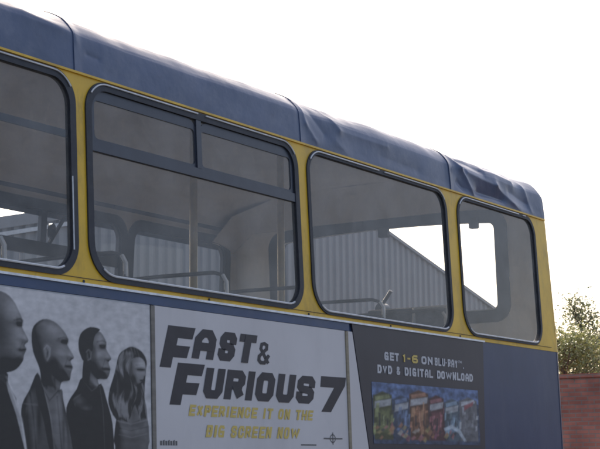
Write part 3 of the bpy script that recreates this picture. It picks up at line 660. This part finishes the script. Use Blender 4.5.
BL = [(-0.380,-0.170,0.036,0.033,0.090), (-0.361,-0.265,0.024,0.033,0.060), (-0.326,-0.266,0.010,0.018,0.070), (-0.355,-0.222,0.026,0.010,-0.130), (-0.390,-0.217,0.028,0.010,-0.050), (-0.380,-0.357,0.064,0.024,-0.080), (-0.427,-0.417,0.050,0.029,-0.090), (-0.465,-0.259,0.050,0.092,-0.080), (-0.348,-0.312,0.020,0.005,-0.080), (-0.332,-0.297,0.008,0.005,-0.060), (-0.173,-0.228,0.040,0.021,0.100), (-0.237,-0.211,0.036,0.013,0.050), (-0.118,-0.268,0.024,0.009,-0.140), (-0.153,-0.265,0.016,0.007,-0.050), (-0.143,-0.309,0.028,0.013,0.080), (-0.083,-0.311,0.012,0.016,0.070), (-0.092,-0.357,0.024,0.005,-0.110), (-0.083,-0.372,0.012,0.005,0.030), (-0.121,-0.390,0.036,0.018,-0.090), (-0.174,-0.357,0.032,0.029,-0.080), (-0.212,-0.310,0.016,0.022,0.080), (-0.210,-0.314,0.006,0.010,-0.100), (-0.260,-0.346,0.020,0.050,-0.090), (-0.194,-0.415,0.044,0.026,-0.090), (-0.075,-0.332,0.008,0.004,-0.080), (-0.303,-0.488,0.020,0.052,0.060), (-0.255,-0.547,0.012,0.072,-0.050), (-0.278,-0.601,0.010,0.066,0.050), (-0.321,-0.568,0.012,0.066,-0.030), (-0.155,-0.525,0.016,0.079,0.050), (-0.124,-0.592,0.008,0.079,-0.070), (0.074,-0.244,0.024,0.016,0.090), (0.097,-0.275,0.020,0.008,-0.130), (0.075,-0.307,0.020,0.013,0.070), (0.130,-0.304,0.010,0.014,0.060), (0.120,-0.356,0.022,0.005,-0.110), (0.087,-0.380,0.030,0.013,-0.080), (0.048,-0.351,0.024,0.026,-0.080), (0.019,-0.309,0.012,0.017,0.050), (0.021,-0.312,0.005,0.008,-0.100), (0.003,-0.381,0.028,0.031,-0.080), (0.134,-0.327,0.008,0.004,-0.070), (-0.041,-0.480,0.028,0.016,0.060), (0.001,-0.507,0.024,0.008,0.050), (0.055,-0.533,0.010,0.079,0.030), (-0.052,-0.577,0.012,0.066,-0.015), (0.109,-0.532,0.010,0.066,0.025), (0.212,-0.346,0.012,0.042,0.090), (0.184,-0.433,0.010,0.042,0.060), (0.234,-0.385,0.008,0.052,-0.040), (0.334,-0.472,0.012,0.045,0.050), (0.255,-0.289,0.028,0.008,0.120), (0.165,-0.488,0.010,0.026,0.050), (0.323,-0.329,0.020,0.013,0.100), (0.332,-0.349,0.018,0.006,-0.140), (0.300,-0.348,0.010,0.005,-0.060), (0.331,-0.391,0.014,0.004,-0.100), (0.353,-0.366,0.006,0.008,0.050), (0.285,-0.386,0.016,0.013,-0.060), (0.221,-0.489,0.028,0.018,0.070), (0.329,-0.505,0.014,0.016,0.060), (0.278,-0.514,0.016,0.021,-0.050), (0.268,-0.442,0.016,0.018,0.080), (0.231,-0.586,0.032,0.013,0.050), (0.311,-0.585,0.028,0.013,0.050), (0.264,-0.622,0.060,0.008,-0.020)]

LN = [([(-0.382,-0.208),(-0.351,-0.202),(-0.338,-0.207)],0.0048,-0.12), ([(-0.363,-0.224),(-0.340,-0.224)],0.0042,-0.12), ([(-0.328,-0.290),(-0.319,-0.292)],0.0032,-0.10), ([(-0.351,-0.313),(-0.322,-0.308)],0.0032,-0.13), ([(-0.340,-0.284),(-0.355,-0.311)],0.0032,-0.05), ([(-0.342,-0.349),(-0.374,-0.379),(-0.420,-0.394)],0.0048,-0.06), ([(-0.424,-0.392),(-0.416,-0.433)],0.0048,-0.06), ([(-0.420,-0.411),(-0.390,-0.465),(-0.342,-0.556),(-0.325,-0.659)],0.0056,0.20), ([(-0.446,-0.454),(-0.399,-0.544),(-0.380,-0.659)],0.0064,0.03), ([(-0.149,-0.259),(-0.120,-0.252),(-0.095,-0.257)],0.0048,-0.10), ([(-0.132,-0.271),(-0.099,-0.270)],0.0042,-0.12), ([(-0.094,-0.335),(-0.079,-0.335)],0.0035,-0.10), ([(-0.108,-0.358),(-0.075,-0.359)],0.0032,-0.12), ([(-0.104,-0.367),(-0.079,-0.369)],0.0032,0.05), ([(-0.100,-0.328),(-0.117,-0.362)],0.0040,-0.06), ([(-0.228,-0.303),(-0.212,-0.287),(-0.194,-0.296),(-0.196,-0.323),(-0.210,-0.342)],0.0035,0.10), ([(-0.216,-0.299),(-0.206,-0.309),(-0.212,-0.329)],0.0040,-0.10), ([(-0.090,-0.408),(-0.133,-0.415),(-0.180,-0.392),(-0.206,-0.353)],0.0056,-0.07), ([(-0.285,-0.260),(-0.277,-0.222),(-0.233,-0.197)],0.0048,-0.05), ([(-0.230,-0.358),(-0.214,-0.439)],0.0064,-0.05), ([(-0.172,-0.406),(-0.168,-0.444)],0.0048,-0.05), ([(-0.262,-0.389),(-0.230,-0.446),(-0.195,-0.539),(-0.176,-0.658)],0.0042,0.10), ([(-0.124,-0.483),(-0.104,-0.564),(-0.098,-0.658)],0.0080,-0.06), ([(-0.301,-0.462),(-0.284,-0.541),(-0.271,-0.659)],0.0048,-0.06), ([(-0.336,-0.500),(-0.264,-0.503)],0.0042,0.06), ([(-0.234,-0.443),(-0.199,-0.485),(-0.154,-0.451)],0.0040,-0.08), ([(-0.158,-0.470),(-0.135,-0.658)],0.0040,-0.08), ([(-0.321,-0.515),(-0.329,-0.595),(-0.313,-0.659)],0.0048,0.04), ([(0.069,-0.257),(0.098,-0.251),(0.120,-0.256)],0.0048,-0.10), ([(0.084,-0.270),(0.115,-0.270)],0.0042,-0.12), ([(0.121,-0.323),(0.136,-0.324)],0.0035,-0.10), ([(0.101,-0.357),(0.140,-0.357)],0.0032,-0.12), ([(0.105,-0.367),(0.134,-0.367)],0.0032,0.05), ([(0.114,-0.319),(0.096,-0.355)],0.0040,-0.06), ([(0.004,-0.300),(0.019,-0.288),(0.034,-0.298),(0.029,-0.324),(0.014,-0.329)],0.0032,0.09), ([(0.017,-0.299),(0.023,-0.316)],0.0032,-0.09), ([(0.124,-0.393),(0.074,-0.398),(0.039,-0.373),(0.027,-0.331)],0.0056,-0.07), ([(-0.019,-0.403),(0.034,-0.443),(0.087,-0.420)],0.0042,0.08), ([(0.082,-0.427),(0.098,-0.504),(0.107,-0.657)],0.0032,0.08), ([(-0.062,-0.495),(-0.049,-0.657)],0.0048,0.04), ([(0.034,-0.492),(0.044,-0.657)],0.0048,0.02), ([(-0.093,-0.489),(-0.019,-0.452)],0.0042,0.05), ([(0.300,-0.333),(0.342,-0.329)],0.0038,-0.09), ([(0.309,-0.350),(0.351,-0.349)],0.0042,-0.12), ([(0.356,-0.351),(0.365,-0.369),(0.348,-0.376)],0.0032,-0.07), ([(0.329,-0.391),(0.350,-0.391)],0.0042,-0.11), ([(0.269,-0.387),(0.298,-0.413),(0.336,-0.396)],0.0042,-0.06), ([(0.284,-0.418),(0.279,-0.459)],0.0048,-0.05), ([(0.205,-0.487),(0.198,-0.547)],0.0048,-0.07), ([(0.182,-0.550),(0.265,-0.561),(0.366,-0.542)],0.0042,0.09), ([(0.186,-0.576),(0.265,-0.586),(0.365,-0.570)],0.0032,-0.05), ([(0.190,-0.601),(0.267,-0.612),(0.364,-0.596)],0.0032,0.05), ([(0.307,-0.426),(0.315,-0.484)],0.0048,-0.06)]
def people(X, Z):
    n1, n2 = vnoise(X, Z, 5, 1), vnoise(X, Z, 45, 4)
    c = .46 + .02 * n1 + 0 * X; cov = np.zeros(X.shape)
    for nm, mt in ORDER:
        if mt is None: continue
        sf = .006 if nm[:4] not in ('chee', 'jaw1', 'shad', 'mout', 'eye2', 'eye3', 'eye4', 'ear2', 'ear3', 'lock', 'lap3', 'shir') else .013
        a = soft(X, Z, smooth_poly(PT[nm], 3), sf) * (1 if sf < .010 else .5)
        tone = TONE[mt]
        if nm[:4] in ('head', 'face', 'jack', 'body', 'neck', 'dres'):
            # the printed portrait's own modelling: rounded forms lit from the upper right of the studio
            r_ = {'head': .085, 'face': .045}.get(nm[:4], .06); h_ = np.clip(soft(X, Z, smooth_poly(PT[nm], 3), 1, True) / r_, 0, 1); h_ = np.sqrt(np.clip(1 - (1 - h_) ** 2, 0, 1)) * r_
            for _ in range(5): h_ = (h_ + np.roll(h_, 1, 0) + np.roll(h_, -1, 0) + np.roll(h_, 1, 1) + np.roll(h_, -1, 1)) / 5
            gz, gx = np.gradient(h_, .0030); l_ = np.sqrt(1 + gx * gx + gz * gz)
            lam = np.clip((-gx * .62 - gz * .40 + .62) / l_, 0, 1); tone = tone * (.42 + 1.05 * lam) + .05 * lam ** 8 * (nm[:4] in ('head', 'face'))
        c = c * (1 - a) + tone * a; cov = np.maximum(cov, a)
    for x, z, a, b, t in BL:
        g_ = np.exp(-(((X - x) / a) ** 2 + ((Z - z) / b) ** 2)); c = c + t * g_ * np.clip(cov * 1.2, 0, 1) * .85
    hair = soft(X, Z, smooth_poly(PT['hair4'], 3), .012) * (1 - soft(X, Z, smooth_poly(PT['face4'], 3), .02)) * (1 - soft(X, Z, smooth_poly(PT['dress4'], 3), .02))
    wave = np.clip(.5 + 1.3 * vnoise((X + .012 * np.sin(Z * 45 + X * 20)) * 8, Z, 11, 7), 0, 1)
    c = c * (1 - hair) + hair * (c * .75 + .13 * wave ** 2 * (.6 + .8 * np.clip(n1 + .5, 0, 1)))
    for P_, wd, t in LN:
        dm = np.full(X.shape, 9.)
        for (ax, az), (bx, bz) in zip(P_[:-1], P_[1:]):
            ex, ez = bx - ax, bz - az; tt = np.clip(((X - ax) * ex + (Z - az) * ez) / (ex * ex + ez * ez), 0, 1); dm = np.minimum(dm, np.hypot((X - ax - tt * ex) * .8, Z - az - tt * ez))
        c = c + t * np.exp(-(dm / (wd * .8)) ** 2) * .65
    c = .30 + (c - .30) * 1.16
    c = np.maximum(c, .014) * (1 + .20 * n2) * (1 + .12 * n1)
    return np.stack([c * 1.04, c * .985, c * .965], -1)
print_mesh('printed_photo', -.92, .389, -.795, -.095, .0030, people, adp, .0066)

# ------------------------------------------------------------------ corrugated shed beyond the bus
YS = 14.0; RX, RZ, EX, EZ = 23.6, 8.53, 12.6, 5.55
slope = (RZ - EZ) / EX
shed = empty('corrugated_shed', (RX, YS + 12, 0), 'pale grey corrugated metal shed with a gable, behind the bus', 'shed')
def top_at(x): return RZ - abs(x - RX) * slope
pts = []; x = RX - EX; p = .28
while x < RX + EX:
    for dx, dy in ((0, 0), (.10, 0), (.125, -.045), (.235, -.045), (.26, 0)):
        if x + dx <= RX + EX: pts.append((x + dx, YS + dy))
    x += p
mb = MB(); zz = [0, 2.5, 4.0]
rows = [[(a, b, z) for a, b in pts] for z in zz] + [[(a, b, top_at(a) - .06) for a, b in pts]]
mb.grid(rows)
M['sheet'] = paint('weathered_grey_cladding', (.22, .212, .208), (.30, .288, .28), 1.2, .55, stretch=(6, 1, .35), lo=.3, hi=.7)
mb.build('wall', M['sheet'], shed)
M['shed_roof'] = paint('grey_roof_sheet', (.20, .20, .21), (.27, .27, .27), .8, .6)
M['bargeboard'] = paint('pale_bargeboard', (.23, .222, .218), (.29, .28, .275), 2, .5)
for s in (-1, 1):
    e = RX + s * (EX + .3); ez = top_at(e)
    q = [(RX, RZ - .05), (e, ez - .05), (e, ez), (RX, RZ)]
    MB().plate(q, [], lambda u, v, w_: (u, YS - .06 + w_, v), 0, 26).build('roof', M['shed_roof'], shed)
    bw_ = .20 if s < 0 else .07
    q = [(RX, RZ - bw_), (e, ez - bw_), (e, ez + .004), (RX, RZ + .004)]
    MB().plate(q, [], lambda u, v, w_: (u, YS - .10 + w_, v), 0, .035).build('bargeboard', M['bargeboard'], shed)
    if s < 0:
        q = [(RX, RZ - .33), (e, ez - .33), (e, ez - .26), (RX, RZ - .26)]
        MB().plate(q, [], lambda u, v, w_: (u, YS - .10 + w_, v), 0, .05).build('flashing', M['pale_trim'], shed)
MB().box((RX - EX, YS + .02, 0), (RX - EX + .05, YS + 25.5, EZ)).build('wall', M['sheet'], shed)
MB().box((RX + EX - .05, YS + .02, 0), (RX + EX, YS + 25.5, EZ)).build('wall', M['sheet'], shed)

# ------------------------------------------------------------------ brick wall
m, n, b = node_mat('red_brick'); tc = n.nodes.new('ShaderNodeTexCoord'); sx = n.nodes.new('ShaderNodeSeparateXYZ'); cb = n.nodes.new('ShaderNodeCombineXYZ')
n.links.new(tc.outputs['Object'], sx.inputs[0]); n.links.new(sx.outputs['Y'], cb.inputs['X']); n.links.new(sx.outputs['Z'], cb.inputs['Y'])
bt = n.nodes.new('ShaderNodeTexBrick'); bt.inputs['Scale'].default_value = 1; bt.inputs['Brick Width'].default_value = .225; bt.inputs['Row Height'].default_value = .07; bt.inputs['Mortar Size'].default_value = .010
bt.inputs['Color1'].default_value = (.68, .25, .17, 1); bt.inputs['Color2'].default_value = (.48, .165, .11, 1); bt.inputs['Mortar'].default_value = (.42, .28, .22, 1); bt.inputs['Bias'].default_value = -.1
n.links.new(cb.outputs[0], bt.inputs['Vector'])
mx = n.nodes.new('ShaderNodeMixRGB'); mx.blend_type = 'MULTIPLY'; mx.inputs[0].default_value = 1
cn, _ = mix_noise(n, 1.1, (.55, .52, .52), (1.2, 1.15, 1.1), lo=.3, hi=.7); n.links.new(bt.outputs[0], mx.inputs[1]); n.links.new(cn, mx.inputs[2]); n.links.new(mx.outputs[0], b.inputs['Base Color'])
b.inputs['Roughness'].default_value = .9
bp = n.nodes.new('ShaderNodeBump'); bp.inputs['Strength'].default_value = .5; bp.inputs['Distance'].default_value = .01; n.links.new(bt.outputs['Fac'], bp.inputs['Height']); bp.invert = True; n.links.new(bp.outputs[0], b.inputs['Normal'])
bw = empty('brick_wall', (20.1, 4, 0), 'tall red brick wall beside the end of the bus, below the trees', 'wall')
MB().box((20, -12, 0), (20.225, 11, 3.60)).build('brickwork', m, bw)
MB().box((19.97, -12, 3.60), (20.255, 11, 3.665)).build('coping', m, bw)

# ------------------------------------------------------------------ trees
def leaf_mat(name, c1, c2):
    m, n, b = node_mat(name); oi = n.nodes.new('ShaderNodeNewGeometry'); r = n.nodes.new('ShaderNodeValToRGB')
    r.color_ramp.elements[0].color = (*c1, 1); r.color_ramp.elements[1].color = (*c2, 1)
    n.links.new(oi.outputs['Random Per Island'], r.inputs[0]); n.links.new(r.outputs[0], b.inputs['Base Color']); b.inputs['Roughness'].default_value = .6
    tr = n.nodes.new('ShaderNodeBsdfTranslucent'); n.links.new(r.outputs[0], tr.inputs[0]); mx = n.nodes.new('ShaderNodeMixShader'); mx.inputs[0].default_value = .22
    n.links.new(b.outputs[0], mx.inputs[1]); n.links.new(tr.outputs[0], mx.inputs[2]); n.links.new(mx.outputs[0], n.nodes['Material Output'].inputs[0])
    return m
M['bark'] = paint('bark', (.09, .075, .06), (.15, .13, .11), 9, .9, .4, 30)
M['leaf_green'] = leaf_mat('grey_green_leaves', (.105, .125, .065), (.27, .28, .165))
M['leaf_yellow'] = leaf_mat('yellow_green_leaves', (.12, .135, .05), (.30, .295, .12))
def tree(name, x, y, top, base_r, label, cat, mat, seed, nleaf, leaf=.05, clear=1.2, tip=.12, sparse=.5, group=None):
    rs = random.Random(seed)
    t = empty(name, (x, y, 0), label, cat, group)
    tr = MB(); pts = [(x + .06 * math.sin(k * 1.3 + seed), y + .06 * math.cos(k * 1.7), top * .97 * k / 9) for k in range(10)]
    tr.tube(pts, [.11 * (1 - .9 * k / 9) + .006 for k in range(10)], 8)
    tips = []
    nb = 34
    for i in range(nb):
        f = rs.uniform(clear / top, .97); h = f * top; q = (1 - f) / (1 - clear / top)
        rad = tip + (base_r - tip) * min(1, q * 1.5) * rs.uniform(.55, 1.15)
        a = rs.uniform(0, 2 * math.pi); rise = rs.uniform(.25, .9) * rad + .12
        p0 = Vector((x, y, h)); p2 = p0 + Vector((math.cos(a) * rad, math.sin(a) * rad, rise)); p1 = p0.lerp(p2, .5) + Vector((0, 0, -.06 * rad))
        if p2.z > top: p2.z = top - rs.uniform(0, .1)
        tr.tube([p0, p1, p2], [.03 * (1 - f) + .011, .016, .006], 5)
        tips.append((p0, p1, p2, rad))
    tr.build('trunk', M['bark'], t, smooth=True)
    lf = MB()
    for i in range(nleaf):
        p0, p1, p2, rad = rs.choice(tips); s = rs.random() ** .6; c = p1.lerp(p2, s) if s > .3 else p0.lerp(p1, .4 + s)
        sg = sparse * (.10 + .14 * rad)
        c = c + Vector((rs.gauss(0, sg), rs.gauss(0, sg), rs.gauss(0, sg * 1.1)))
        u = Vector((rs.gauss(0, 1), rs.gauss(0, 1), rs.gauss(0, 1))).normalized(); v = u.orthogonal().normalized(); v.rotate(Matrix.Rotation(rs.uniform(0, 6.28), 3, u))
        L = leaf * rs.uniform(.6, 1.4); k = u.cross(v)
        lf.add([c - v * L, c + k * L * .45, c + v * L, c - k * L * .45], [(0, 1, 2, 3)])
    lf.build('crown', mat, t, recalc=False)
    return t
tree('slender_tree', 24.2, 7.95, 5.36, .80, 'slender grey-green tree with a ragged top, close beside the end of the bus', 'tree', M['leaf_green'], 3, 7000, .030, 2.2, .16, .85, 'slender trees behind the brick wall')
tree('slender_tree', 24.6, 7.55, 4.75, .50, 'grey-green tree above the brick wall at the right edge of the photo', 'tree', M['leaf_green'], 11, 5500, .030, 2.0, .16, .7, 'slender trees behind the brick wall')
tree('leafy_bush', 20.75, 6.85, 4.30, .80, 'yellow-green bush spilling over the top of the brick wall beside the bus', 'bush', M['leaf_yellow'], 5, 6500, .030, 3.2, .3, .85)
